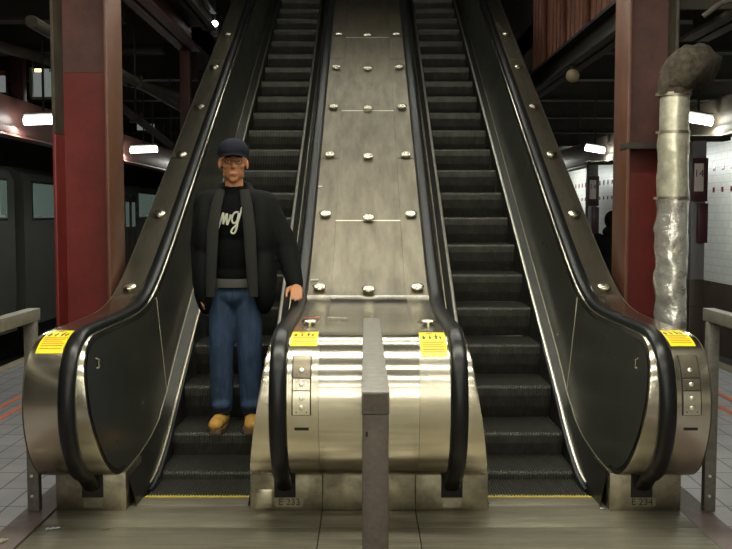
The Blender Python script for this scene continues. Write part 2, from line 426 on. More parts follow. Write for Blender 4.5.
    if number:
        txt, tx = number
        link('number_plate', BX(tx - .075, tx + .075, 4.866, 4.872, .025, .075), M['pedestal'], pd)
        text_obj('number_lettering', txt, .052, M['ink'], pd, Matrix.Translation((tx, 4.8655, .05)) @ Matrix.Rotation(PI / 2, 4, 'X'))
        if txt == 'E 233': link('patch_plate', BX(px0 + .03, px0 + .12, 4.862, 4.87, .02, .12, bev=.002), M['steel'], pd, True)
    else: link('patch_plate', BX(xh - .05, xh + .05, 4.866, 4.87, .02, .065), M['pedestal'], pd)
    # deck buttons
    for y in (5.13, 6.21, 7.15, 8.05, 8.95, 9.85, 10.75):
        if y == 5.13 and abs(xout) > 1: continue
        p, t = at_s(s_of_y(y)); button(par, buttons_x, p, t)
    # warning sticker
    if sticker:
        x0, x1, sa, sb = sticker
        st = link('warning_sticker', path_plate(x0, x1, sa, sb, .0022, .003, .012), M['sticker'], par, True, 50)
        w = x1 - x0; L = sb - sa
        def on(name, u0, u1, v0, v1, m, off=.003):
            link(name, path_plate(x0 + w * u0, x0 + w * u1, sa + L * v0, sa + L * v1, off, .001, .012), m, st, True, 60)
        for v in (.10, .17, .24, .31, .38): on('sticker_text_line', .08, .92 - .1 * (v == .31), v, v + .022, M['redink'])
        on('sticker_rule', .05, .95, .44, .455, M['ink'])
        # three little pictograms: a prohibition disc, a person and a pram, an adult with child
        for (u, hh, ww) in ((.16, .20, .09), (.40, .24, .06), (.64, .34, .07), (.80, .22, .06)):
            on('pictogram', u - ww / 2, u + ww / 2, .52, .52 + hh * .6, M['ink'])
            on('pictogram', u - ww / 3, u + ww / 3, .52 + hh * .68, .52 + hh * .95, M['ink'])
            on('pictogram', u - ww, u + ww * 1.1, .52 + hh * .35, .52 + hh * .47, M['ink'])
        on('sticker_badge', .28, .50, .84, .93, M['redink'])
    if keys:
        kx, = keys
        for (sa, sb, holes) in ((s_of_y(4.50) + .0, 0, 0),):
            pass
        sk = s_at_z(.90)
        for (z1, z0, n, w, m) in ((.895, .795, 1, .085, 'deck'), (.79, .735, 1, .085, 'steel'), (.73, .615, 2, .085, 'steel')):
            sa, sb = s_at_z(z0), s_at_z(z1)
            kp = link('key_switch_plate', path_plate(kx - w / 2, kx + w / 2, sa, sb, .005, .005, .012), M['button' if n == 2 else m], par, True, 50)
            fr = link('plate_edge', path_plate(kx - w / 2 - .006, kx + w / 2 + .006, sa - .003, sb + .003, .002, .002, .012), M['dark'], kp, True, 50)
            for q in range(n):
                ss = sa + (sb - sa) * (.3 if (n == 1 and z1 > .85) else .5 if n == 1 else .3 + .4 * q)
                p, t = at_s(ss); disc(kp, 'key_hole', kx, p + nrm(t) * .005, t, .012, .006, M['trim'])
            for ux in (-.3, .3):
                p, t = at_s(sa + (sb - sa) * .12); disc(kp, 'screw', kx + ux * w, p + nrm(t) * .005, t, .003, .002, M['dark'])
        link('slot_plate', path_plate(kx - .035, kx + .035, s_at_z(.535), s_at_z(.548), .003, .003, .01), M['dark'], par, True)
    if cladding:
        a, b = sorted((xout, xout - s * .008))
        link('side_cladding', extrude_yz(core_poly(-.002, 0.0), a, b), M['oldsteel'], par, True, 20)
def s_at_z(z):
    for i in range(len(OUT) - 1):
        if OUT[i].y <= z <= OUT[i + 1].y and OUT[i].x < 4.8: return SO[i] + (SO[i + 1] - SO[i]) * (z - OUT[i].y) / (OUT[i + 1].y - OUT[i].y)
def disc(par, name, x, p, t, r, h, m):
    bm = bmesh.new(); nn = nrm(t)
    c = Vector((x, p.x, p.y)); n3 = Vector((0, nn.x, nn.y)); a = Vector((1, 0, 0)); b = n3.cross(a)
    rings = []
    for (rr, hh) in ((1, 0), (1, .6), (.85, .9), (.4, 1.0)):
        rings.append([bm.verts.new(c + n3 * h * hh + (a * math.cos(q * PI / 8) + b * math.sin(q * PI / 8)) * r * rr) for q in range(16)])
    for A, B in zip(rings, rings[1:]):
        for j in range(16): bm.faces.new((A[j], A[(j + 1) % 16], B[(j + 1) % 16], B[j]))
    bm.faces.new(rings[0][::-1]); bm.faces.new(rings[-1])
    return link(name, bm, m, par, True, 50)
def button(par, x, p, t):
    """anti-slide stud: low flange, waist, domed disc with a slot"""
    bm = bmesh.new(); nn = nrm(t); c = Vector((x, p.x, p.y)); n3 = Vector((0, nn.x, nn.y)); a = Vector((1, 0, 0)); b = n3.cross(a)
    rings = []
    for (r, h) in ((.034, 0), (.034, .005), (.022, .007), (.022, .014), (.044, .016), (.046, .022), (.038, .028), (.018, .032)):
        rings.append([bm.verts.new(c + n3 * h + (a * math.cos(q * PI / 10) + b * math.sin(q * PI / 10)) * r) for q in range(20)])
    for A, B in zip(rings, rings[1:]):
        for j in range(20): bm.faces.new((A[j], A[(j + 1) % 20], B[(j + 1) % 20], B[j]))
    bm.faces.new(rings[0][::-1]); bm.faces.new(rings[-1])
    return link('deck_stud', bm, M['button'], par, True, 45)

# step: cleated tread and curved cleated riser
def step_mesh(w):
    bm = bmesh.new(); n = int(w / .016); p = w / n
    prof = [(0.47, 0.0, 0), (0.02, 0.0, 0), (0.004, -.006, 0), (0.0, -.02, 0), (.004, -.07, 0), (.030, -.15, 0), (.075, -.232, 0)]   # y, z from the nosing
    nr = [Vector((0, 1)), Vector((0, 1)), Vector((-.7, .7)), Vector((-1, .1)), Vector((-1, .05)), Vector((-1, -.1)), Vector((-1, -.2))]
    xs = []
    for k in range(n):
        x = -w / 2 + p * k
        xs += [(x, 0), (x + p * .42, 0), (x + p * .5, -1), (x + p * .92, -1)]
    xs.append((w / 2, 0))
    rows = []
    for (y, z, _), q in zip(prof, nr):
        q = q.normalized(); rows.append([bm.verts.new((x, y + q.x * d * .008, z + q.y * d * .008)) for x, d in xs])
    for A, B in zip(rows, rows[1:]):
        for j in range(len(A) - 1): bm.faces.new((A[j], A[j + 1], B[j + 1], B[j]))
    me = bpy.data.meshes.new('step'); bm.to_mesh(me); bm.free(); me.materials.append(M['step'])
    return me
STEP_ME = step_mesh(.588)
NOSE = lambda y: .2 + T30 * (y - 5.83)
def steps(par, xc):
    first = None
    pos = [(5.16, .0), (5.47, .048), (5.83, .20)] + [(5.83 + .4 * k, .2 + .2309 * k) for k in range(1, 24)]
    for y, z in pos:
        o = bpy.data.objects.new('step', STEP_ME); C.objects.link(o)
        o.parent = par; o.matrix_parent_inverse = Matrix.Translation(-Vector(par.location)); o.location = (xc, y, z)
        # edge lines on the tread sides
    # comb plate and yellow comb teeth
    link('comb_plate', BX(xc - .335, xc + .335, 4.95, 5.09, -.02, .006, bev=.002), M['plate'], par, True)
    bm = bmesh.new()
    box(bm, xc - .30, xc + .30, 5.09, 5.103, 0, .009)
    n = 36
    for k in range(n): box(bm, xc - .295 + .5925 / n * k, xc - .295 + .5925 / n * (k + .45), 5.10, 5.125, .002, .0075)
    link('comb', bm, M['yellow'], par)

XH = (-1.485, -.444, .460, 1.487)
XIN = (-1.263, -.655, .672, 1.277)
SMA, SMB = -.24, .262
# escalator with the man on it
e1 = empty('escalator', (-.96, 5.0, 0), 'narrow escalator carrying the man in the black coat, beside the dark subway cars', 'escalator', 'pair of escalators')
balustrade(e1, XH[0], 1, XIN[0], -1.70, (-1.672, -1.538, s_of_y(4.60) - .03, s_of_y(4.86)), None, -1.615, (-1.685, -1.305), True, None)
balustrade(e1, XH[1], -1, XIN[1], SMA - .0005, (-.392, -.255, s_of_y(4.62), s_of_y(4.82)), (-.325,), -.322, (-.632, SMA - .0005), False, ('E 233', -.42))
steps(e1, -.959)
e2 = empty('escalator', (.97, 5.0, 0), 'narrow empty escalator on the side of the white tiled wall and foil-wrapped pipe', 'escalator', 'pair of escalators')
balustrade(e2, XH[2], -1 * -1, XIN[2], SMB + .0005, (.272, .405, s_of_y(4.60) - .05, s_of_y(4.80)), None, .345, (SMB + .0005, .655), False, None)
balustrade(e2, XH[3], -1, XIN[3], 1.70, (1.545, 1.672, s_of_y(4.62), s_of_y(4.88)), (1.607,), 1.617, (1.315, 1.70), True, ('E 234', 1.49))
steps(e2, .975)
for e, x0, x1 in ((e1, -1.685, SMA - .004), (e2, SMB + .004, 1.70)):
    for y0, y1 in ((3.2, 4.60), (4.606, 4.95)):
        link('landing_plate', BX(x0, x1, y0, y1, -.03, .002, bev=.001), M['plate'], e, True)
    for a, b in (((x0, -1.29), (-.625, x1)) if e is e1 else ((x0, .645), (1.305, x1))):
        link('landing_plate', BX(a, b, 4.952, 5.2, -.03, .0015), M['plate'], e)
# centre cover between the two escalators
cc = empty('centre_deck', (0, 5.0, 0), 'wide stainless deck with studs and rounded polished drum between the two escalators', 'escalator deck')
link('deck_core', extrude_yz(core_poly(-.009), SMA + .001, SMB - .001), M['dark'], cc, True, 20)
cs = [0, s_of_y(4.80), s_of_y(6.12), s_of_y(7.08), s_of_y(8.89), s_of_y(10.69), s_of_y(12.5), SO[-1]]
for k in range(len(cs) - 1):
    link('drum_cover' if k == 0 else 'deck_plate', path_plate(SMA + .001, SMB - .001, cs[k] + (.003 if k else 0), cs[k + 1] - .003, -.001), M['drum' if k < 2 else 'deck'], cc, True, 25)
for s_ in cs[3:-1]:
    link('seam_strip', path_plate(SMA + .001, SMB - .001, s_ - .005, s_ + .005, .002, .003), M['trim'], cc)
for y in (6.18, 7.10, 8.02, 8.92, 9.82, 10.72):
    p, t = at_s(s_of_y(y)); button(cc, .013, p, t)
link('pedestal', BX(SMA + .001, SMB - .001, 4.872, 5.22, .0, .212, bev=.003), M['pedestal'], cc, True)
for y0, y1 in ((3.2, 4.868),): link('floor_plate', BX(SMA + .001, SMB - .001, y0, y1, -.03, .002), M['plate'], cc)

# ------------------------------------------------------------------ floor, tracks, walls, ceiling
for sx, nm in ((-1, 'floor_train_side'), (1, 'floor_wall_side')):
    a, b = sorted((sx * 1.86, sx * 3.72)); struct(nm, BX(a, b, -21, 45, -1.1, 0), M['tilefloor'])
    a, b = sorted((sx * 3.72, sx * 3.87)); struct('trim_platform_edge' + ('' if sx < 0 else '_far'), BX(a, b, -21, 45, -1.1, .004), M['edge'])
    a, b = sorted((sx * 1.703, sx * 1.86)); struct('trim_curb' + ('' if sx < 0 else '_far'), BX(a, b, -21, 45, -1.1, .001), M['maroonstrip'])
    a, b = sorted((sx * 3.87, sx * 7.0)); struct('floor_track_bed' + ('' if sx < 0 else '_far'), BX(a, b, -21, 45, -1.5, -1.15), M['ballast'])
struct('floor_landing', BX(-1.703, 1.703, -21, 3.196, -.3, 0), M['plate'])
struct('floor_pit', BX(-1.703, 1.703, 3.196, 12, -.9, -.6), M['dark'])
struct('wall_pit_front', BX(-1.703, 1.703, 3.19, 3.25, -.6, -.035), M['dark'])
for sx in (-1, 1):
    for x in (3.06, 2.89) if sx < 0 else (3.17, 2.955):
        o = link('painted_line', BX(sx * x - .024, sx * x + .024, 1, 22, 0, .003), M['orange'])
        tag(o, ('orange line painted on the platform tiles, ' + ('outer' if x > 3 else 'inner') + ' of two on the ' + ('subway train' if sx < 0 else 'tiled wall') + ' side'), 'floor line')
    for q, x in enumerate((4.55, 5.95)):
        bm = bmesh.new(); box(bm, sx * x - .035, sx * x + .035, -21, 45, -1.02, -.98); box(bm, sx * x - .01, sx * x + .01, -21, 45, -1.12, -1.02); box(bm, sx * x - .07, sx * x + .07, -21, 45, -1.15, -1.12)
        o = link('track_rail', bm, M['rail'])
        tag(o, 'brown steel running rail in the dark trackbed, ' + ('inner' if q == 0 else 'outer') + ' one ' + ('beside the subway cars' if sx < 0 else 'below the white tiled wall'), 'rail', 'running rails')
struct('wall_tiled', BX(7.0, 7.2, -21, 45, .27, 4.3), M['walltile'])
struct('wall_wainscot', BX(6.97, 7.2, -21, 45, -1.5, .27), M['wainscot'])
struct('wall_train_side', BX(-7.9, -7.7, -21, 45, -1.5, 4.6), M['ceiling'])
struct('wall_end', BX(-8, 7.2, 45, 45.2, -1.5, 5), M['ceiling'])
struct('wall_behind', BX(-8, 7.2, -21.2, -21, -1.5, 5), M['palewall'])
struct('ceiling_landing', BX(-2.3, 2.3, -21, 7.6, CEIL, CEIL + .2), M['paleceiling'])
struct('ceiling_train_side', BX(-8, -2.3, -21, 45, CEIL + .1, CEIL + .3), M['ceiling'])
struct('ceiling_wall_side', BX(2.3, 7.2, -21, 45, CEIL + .1, CEIL + .3), M['ceiling'])
struct('ceiling_under_stairs', BX(-2.3, 2.3, 16, 45, CEIL + .1, CEIL + .3), M['ceiling'])
# sloping ceiling of the stair well and its upper landing
poly = [(7.6, CEIL), (15.0, CEIL + 7.4 * T30 + .6), (19, CEIL + 7.4 * T30 + .6), (19, CEIL + 7.4 * T30 + .8), (7.6, CEIL + .2)]
struct('ceiling_stairwell', extrude_yz(poly, -2.35, 2.35), M['paleceiling'])
struct('floor_upper_landing', BX(-2.35, 2.35, YE, 19, 5.7, 6.0), M['greytile'])
struct('wall_upper_end', BX(-2.35, 2.35, 19, 19.2, 5.7, 10), M['greytile'])
for sx in (-1, 1):
    a, b = sorted((sx * 2.30, sx * 2.42)); struct('wall_stairwell' + ('_train_side' if sx < 0 else '_wall_side'), extrude_yz([(11.0, CEIL + .1), (19, CEIL + .1), (19, 9.5), (11.0, 7.0)], a, b), M['oldsteel'])

# maroon squares in the white tile wall
first = None
me = bpy.data.meshes.new('maroon_tile'); bm = BX(-.004, .004, -.055, .055, -.07, .07); bm.to_mesh(me); bm.free(); me.materials.append(M['maroon'])
M['maroontile'] = mat('maroon_tile_glaze', (.22, .012, .03), .15); me.materials[0] = M['maroontile']
bm = bmesh.new()
for k in range(62):
    y = 12.2 + .45 * k
    box(bm, 6.994, 7.01, y - .055, y + .055, 2.49, 2.63); box(bm, 6.994, 7.01, y - .05, y + .05, 2.06, 2.16)
o = link('trim_maroon_tiles', bm, M['maroontile']); o['kind'] = 'structure'

# fascias with glare-white tubes along both platform edges
for sx, m, lab in ((-1, 'fascia_red', 'long glossy maroon fascia hung above the platform edge by the subway cars'), (1, 'fascia_grey', 'long glossy tan fascia hung above the platform edge by the white tiled wall')):
    f = empty('fascia', (sx * 3.92, 15, 2.6), lab, 'fascia', 'platform edge fascias')
    a, b = sorted((sx * 3.87, sx * 4.0))
    link('fascia_board', BX(a, b, 3, 34, 2.49, 2.90, bev=.03), M[m], f, True)
    a, b = sorted((sx * 3.86, sx * 4.04)); [link('hanger_rod', BX(sx * 3.94 - .015, sx * 3.94 + .015, yy - .015, yy + .015, 2.9, CEIL + .12), M['blacksteel'], f) for yy in (7, 12, 17, 22, 27, 32)]; link('lower_flange', BX(a, b, 3, 34, 2.465, 2.489), M[m], f)
for sx in (-1, 1):
    for k, y in enumerate(EDGE):
        if sx < 0: lab = ('bright tube lamp glowing before the maroon fascia, just beyond the thick red column', 'small glowing tube lamp before the maroon fascia, between red column and escalator', 'third tube lamp along the maroon fascia, far off', 'most distant tube lamp along the maroon fascia')[k]
        else: lab = ('bright tube lamp glowing before the tan fascia, just past the metal pipe', 'second tube lamp along the tan fascia, by the strapped red column', 'third tube lamp along the tan fascia, far off', 'most distant tube lamp along the tan fascia')[k]
        xa, xb = (-3.76, -3.34) if sx < 0 else (3.50, 3.80)
        za, zb = (2.635, 2.65) if sx < 0 else (2.675, 2.625)
        l = empty('tube_lamp', ((xa + xb) / 2, y, 2.65), lab, 'lamp', 'lamps in a row on the ' + ('maroon' if sx < 0 else 'tan') + ' fascia')
        bm = bmesh.new(); sweep(bm, [(xa, y, za + .07), (xb, y, zb + .07)], .045, .022, seg=8, up=Vector((0, 1, 0))); link('lamp_body', bm, M['housing'], l, True)
        bm = bmesh.new(); sweep(bm, [(xa, y, za), (xb, y, zb)], .045, seg=14, up=Vector((0, 0, 1))); link('glowing_tube', bm, M['lampglow'], l, True)
        link('hanger_rod', BX((xa + xb) / 2 - .01, (xa + xb) / 2 + .01, y - .01, y + .01, 2.74, CEIL + .12), M['blacksteel'], l)
# ceiling fixtures over the landing
for i, (x, y, z, L, p) in enumerate(ROWS):
    l = empty('ceiling_lamp', (x, y, z), 'long fluorescent ceiling lamp across the landing, number %s row from the escalators' % ('first', 'second', 'third', 'fourth', 'fifth', 'sixth', 'seventh', 'eighth')[i], 'lamp', 'ceiling lamps over the landing')
    link('lamp_housing', BX(x - L / 2 - .05, x + L / 2 + .05, y - .10, y + .10, z, CEIL, bev=.006), M['housing'], l, True)
    for d in (-.045, .045):
        bm = bmesh.new(); sweep(bm, [(x - L / 2, y + d, z - .02), (x + L / 2, y + d, z - .02)], .019, seg=10, up=Vector((0, 0, 1)))
        link('glowing_tube', bm, M['lampglow_soft'], l, True)

for i, (y, z, p) in enumerate(WELL):
    l = empty('stairwell_lamp', (0, y, z), 'fluorescent lamp across the sloping stairwell ceiling, %s from the bottom' % ('first', 'second', 'third', 'fourth', 'topmost')[i], 'lamp', 'stairwell ceiling lamps')
    zc = min(CEIL + (y - 7.6) * ((7.4 * T30 + .6) / 7.4), CEIL + 7.4 * T30 + .6)
    link('lamp_housing', BX(-1.75, 1.75, y - .1, y + .1, z, z + .06, bev=.006), M['housing'], l, True)
    for x in (-1.2, 1.2): link('hanger_rod', BX(x - .01, x + .01, y - .01, y + .01, z + .06, zc + .02), M['housing'], l)
    for d in (-.045, .045):
        bm = bmesh.new(); sweep(bm, [(-1.7, y + d, z - .02), (1.7, y + d, z - .02)], .019, seg=10, up=Vector((0, 0, 1)))
        link('glowing_tube', bm, M['lampglow_soft'], l, True)

# ------------------------------------------------------------------ steel framing
def ibeam(par, name, x, z, w, h, y0, y1, m, t=.03):
    bm = bmesh.new()
    box(bm, x - w / 2, x + w / 2, y0, y1, z, z + t); box(bm, x - w / 2, x + w / 2, y0, y1, z + h - t, z + h); box(bm, x - t / 2, x + t / 2, y0, y1, z, z + h)
    return link(name, bm, m, par)
def column(x0, x1, y0, y1, label, sx, zs=2.58):
    c = empty('steel_column', ((x0 + x1) / 2, (y0 + y1) / 2, 0), label, 'column', 'thick red columns')
    ym = (y0 + y1) / 2; t = .022
    out, inn = (x1 - t, x1), (x0, x0 + t)
    if sx > 0: out, inn = inn, out
    zb = -.0
    link('inner_flange', BX(*out, y0, y1, zb, CEIL + .08, bev=.003), M['warmlitsteel'], c, True)
    link('outer_flange', BX(*inn, y0, y1, zb, 2.15, bev=.003), M['redsteel'], c, True)
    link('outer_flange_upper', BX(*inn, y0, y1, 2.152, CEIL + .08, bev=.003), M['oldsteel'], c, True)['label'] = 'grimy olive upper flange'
    link('web', BX(x0 + t + .001, x1 - t - .001, ym - .01, ym + .01, zb, zs), M['redsteel'], c)
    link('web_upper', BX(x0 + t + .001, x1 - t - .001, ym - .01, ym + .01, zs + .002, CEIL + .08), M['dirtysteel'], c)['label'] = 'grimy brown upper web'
    if sx > 0:
        link('strap', BX(x0 - .006, x1 - t, y0 - .008, ym - .012, 2.05, 2.09, bev=.002), M['blacksteel'], c, True)
    bm = bmesh.new(); box(bm, x0 - .06, x1 + .04, y0 - .06, y1 + .06, 0.001, .03); link('base_plate', bm, M['redsteel'], c)
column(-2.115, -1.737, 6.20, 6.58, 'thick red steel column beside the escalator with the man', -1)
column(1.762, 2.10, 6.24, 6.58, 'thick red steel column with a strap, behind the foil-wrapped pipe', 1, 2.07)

# rust corrugated stair side on the tiled-wall side, with lower beam
rs = empty('corrugated_stair_wall', (2.25, 9, 3.3), 'rust-red corrugated sheet wall with dark beam along its lower edge, over the empty escalator', 'corrugated wall')
bm = bmesh.new(); rows = []
n = 150
for k in range(n + 1):
    y = 7.2 + (12.4 - 7.2) * k / n; d = (0, 0, .045, .045, .045, 0)[k % 6] + (.02 if (k // 30) % 2 else 0)
    rows.append((bm.verts.new((2.22 + d, y, 3.42)), bm.verts.new((2.22 + d, y, 6.6)), bm.verts.new((2.26 + d, y, 6.6)), bm.verts.new((2.26 + d, y, 3.42))))
for A, B in zip(rows, rows[1:]):
    for j in range(4): bm.faces.new((A[j], B[j], B[(j + 1) % 4], A[(j + 1) % 4]))
link('corrugated_sheet', bm, M['rust'], rs)
for y in (8.2, 9.3, 10.4, 11.5): link('vertical_rib', BX(2.17, 2.22, y - .05, y + .05, 3.42, 6.6, bev=.006), M['rust'], rs, True)
ibeam(rs, 'lower_beam', 2.22, 3.17, .22, .26, 6.7, 12.6, M['blacksteel'])
b = empty('ceiling_beam', (2.7, 6.6, 3.1), 'olive steel beam running over the wrapped pipe elbow from the red column', 'beam')
ibeam(b, 'beam_section', 2.68, 3.02, .24, .44, 3.5, 7.6, M['oldsteel'])
link('gusset_plate', BX(2.13, 2.6, 6.55, 6.58, 3.05, 3.5), M['oldsteel'], b)
b = empty('stair_stringer', (-2.25, 9, 3.6), 'grimy double steel beam running deep beside the escalator with the man', 'beam')
ibeam(b, 'beam_section', -2.22, 3.66, .26, .34, 8.3, 11.7, M['dirtysteel'])
ibeam(b, 'beam_section', -1.97, 3.92, .16, .24, 8.3, 11.7, M['oldsteel'])
p = empty('brown_post', (-2.25, 11.6, 0), 'slim dark brown steel post standing under the grimy double beam', 'post')
link('post_shaft', BX(-2.33, -2.20, 11.55, 11.68, 0, 3.655, bev=.004), M['dirtysteel'], p, True)
link('post_base', BX(-2.40, -2.13, 11.48, 11.75, 0, .03), M['dirtysteel'], p)
# cross joists under the side ceilings
for sx in (-1, 1):
    for k, y in enumerate((9.4, 11.2, 13.4, 15.8, 18.6, 22, 26)):
        o = empty('ceiling_joist', (sx * 4.6, y, 3.6), 'sooty steel cross joist under the dark ceiling on the ' + ('subway train' if sx < 0 else 'white tiled wall') + ' side', 'joist', 'sooty joists on the ' + ('train' if sx < 0 else 'tiled wall') + ' side')
        bm = bmesh.new(); a, b_ = sorted((sx * 2.45, sx * 6.95))
        box(bm, a, b_, y - .1, y + .1, 3.55, 3.58); box(bm, a, b_, y - .012, y + .012, 3.55, CEIL + .1); box(bm, a, b_, y - .1, y + .1, CEIL + .06, CEIL + .1)
        link('joist_section', bm, M['blacksteel'], o)
# diagonal conduits in the dark over the train side
for k, (pa, pb, r, lab) in enumerate([((-4.9, 6.5, 3.42), (-2.6, 13.5, 3.3), .06, 'dark diagonal conduit crossing above the subway cars'), ((-2.6, 7.2, 3.1), (-2.6, 20, 3.1), .05, 'dark straight conduit running deep between red column and stair beam'), ((-3.0, 11, 2.95), (-2.75, 14, 2.5), .05, 'dark sloping brace under the conduits behind the red column')]):
    o = empty('conduit', pa, lab, 'conduit', 'dark conduits')
    bm = bmesh.new(); sweep(bm, [pa, tuple((Vector(pa) + Vector(pb)) / 2), pb], r, seg=12, up=Vector((0, 0, 1))); link('conduit_pipe', bm, M['oldsteel'], o, True)
    for f in (.25, .75):
        c = Vector(pa).lerp(Vector(pb), f)
        link('conduit_clamp', BX(c.x - .08, c.x + .08, c.y - .02, c.y + .02, c.z - r - .01, c.z + r + .01), M['blacksteel'], o)
        link('hanger_rod', BX(c.x - .01, c.x + .01, c.y - .01, c.y + .01, c.z + r, CEIL + .12), M['blacksteel'], o)
o = empty('bulb_lamp', (-1.94, 11.9, 4.0), 'small round white bulb lamp hanging beside the upper deck of the escalator with the man', 'lamp')
bm = bmesh.new(); bmesh.ops.create_uvsphere(bm, u_segments=16, v_segments=10, radius=.04, matrix=Matrix.Translation((-1.94, 11.9, 4.05))); link('bulb', bm, M['lampglow'], o, True)
bm = bmesh.new(); sweep(bm, [(-1.94, 11.9, 4.00), (-1.94, 11.9, 3.97), (-1.94, 11.9, 3.92), (-1.94, 11.9, 3.89)], [.03, .05, .05, .03], seg=16); link('glass_shade', bm, M['greytile'], o, True)
bm = bmesh.new(); sweep(bm, [(-1.94, 11.9, 4.09), (-1.94, 11.9, 6.79)], .008, seg=8); link('lamp_stem', bm, M['blacksteel'], o, True)
o = empty('flood_lamp', (-5.2, 12.6, 3.95), 'small square white flood lamp glowing high above the subway cars', 'lamp')
link('lamp_glass', BX(-5.10, -4.93, 12.57, 12.6, 4.0 - .17, 4.0 - .05), M['lampglow'], o); link('lamp_case', BX(-5.14, -4.90, 12.61, 12.75, 3.78, 4.0, bev=.01), M['blacksteel'], o, True)
o = empty('spot_housing', (2.15, 9.9, 3.0), 'pale round lamp housing fixed under the beam of the corrugated wall', 'lamp')
bm = bmesh.new(); bmesh.ops.create_uvsphere(bm, u_segments=16, v_segments=10, radius=.07, matrix=Matrix.Translation((2.16, 9.7, 3.06))); link('globe', bm, M['edge'], o, True)
bm = bmesh.new(); sweep(bm, [(2.16, 9.7, 3.11), (2.16, 9.7, 3.17)], .03, seg=12); link('mount', bm, M['blacksteel'], o, True)

# frosted windows beyond the maroon fascia, high up
w = empty('mezzanine_window', (-5.0, 14.0, 3.3), 'frosted two-pane window with amber strip above the maroon fascia', 'window')
def pane(x0, x1, y, z0, z1): return BX(x0, x1, y, y + .03, z0, z1)
# (seen at about 31..50, 70..97 in the frame) stands at y = 14
def PX(px, y): return (px - 367) / 915 * (y * 1.0)
yw = 13.0
def pt(px, py, y):
    a = math.atan((274.5 - py) / 915) - math.radians(3.7); z = 1.6 + y * math.tan(a)
    D = y * math.cos(math.radians(3.7)) - (z - 1.6) * math.sin(math.radians(3.7)); return -.005 + (px - 366) / 915 * D, z
x0, z1 = pt(31, 72, yw); x1, z0 = pt(51, 97, yw); xm = x0 + (x1 - x0) * .6
link('pane', pane(x0 + .03, xm - .01, yw, z0, z1), M['frost'], w); link('pane', pane(xm + .02, x1 + .06, yw, z0, z1), M['frost'], w)
bm = bmesh.new(); box(bm, x0 - .02, x0 + .02, yw - .02, yw + .05, z0, z1 + .06); box(bm, xm - .01, xm + .02, yw - .02, yw + .05, z0, z1 + .06); box(bm, x0, x1 + .1, yw - .02, yw + .05, z0 - .03, z0); link('window_frame', bm, M['housing'], w)
link('amber_strip', BX(x0 + .05, xm, yw, yw + .03, z1 + .005, z1 + .045), M['amber'], w); link('hanger_strut', BX(x0 - .02, x0 + .02, yw, yw + .04, z1, CEIL + .12), M['blacksteel'], w); link('hanger_strut', BX(x1 - .02, x1 + .02, yw, yw + .04, z1, CEIL + .12), M['blacksteel'], w); link('pale_strip', BX(xm, x1 + .06, yw, yw + .03, z1 + .005, z1 + .045), M['frost'], w)
x0, z1 = pt(-6, 72, yw); x1, z0 = pt(5, 92, yw)
w = empty('wall_sign', (x0, yw, z0), 'small frosted sign with red top cut by the picture edge, above the maroon fascia', 'sign')
link('sign_face', BX(x0, x1, yw, yw + .03, z0, z1 - .05), M['frost'], w); link('sign_top', BX(x0, x1, yw - .005, yw + .03, z1 - .05, z1 + .02), M['redscrap'], w); link('sign_case', BX(x0 - .02, x1 + .02, yw + .031, yw + .08, z0 - .03, z1 + .04), M['blacksteel'], w)
x0, z1 = pt(10, 72, yw); x1, z0 = pt(23, 95, yw)
w = empty('hanging_post', (x0, yw, z0), 'square brown steel hanger between the frosted sign and frosted window', 'post')
link('hanger_shaft', BX(x0, x1, yw, yw + .15, z0 - .3, CEIL + .1, bev=.005), M['dirtysteel'], w, True); link('hanger_foot', BX(x0 - .04, x1 + .04, yw - .02, yw + .17, z0 - .33, z0 - .3), M['dirtysteel'], w)
x0, z1 = pt(137, 124, 20); x1, z0 = pt(154, 130, 20)
w = empty('light_box', (x0, 20, z0), 'tiny pale lit sign box far off above the maroon fascia', 'sign')
link('sign_face', BX(x0, x1, 20, 20.04, z0, z1), M['frost'], w); link('sign_case', BX(x0 - .03, x1 + .2, 20.04, 20.12, z0 - .03, z1 + .03), M['blacksteel'], w); link('hanger_strut', BX(x0 + .1, x0 + .13, 20.05, 20.08, z1, CEIL + .12), M['blacksteel'], w)

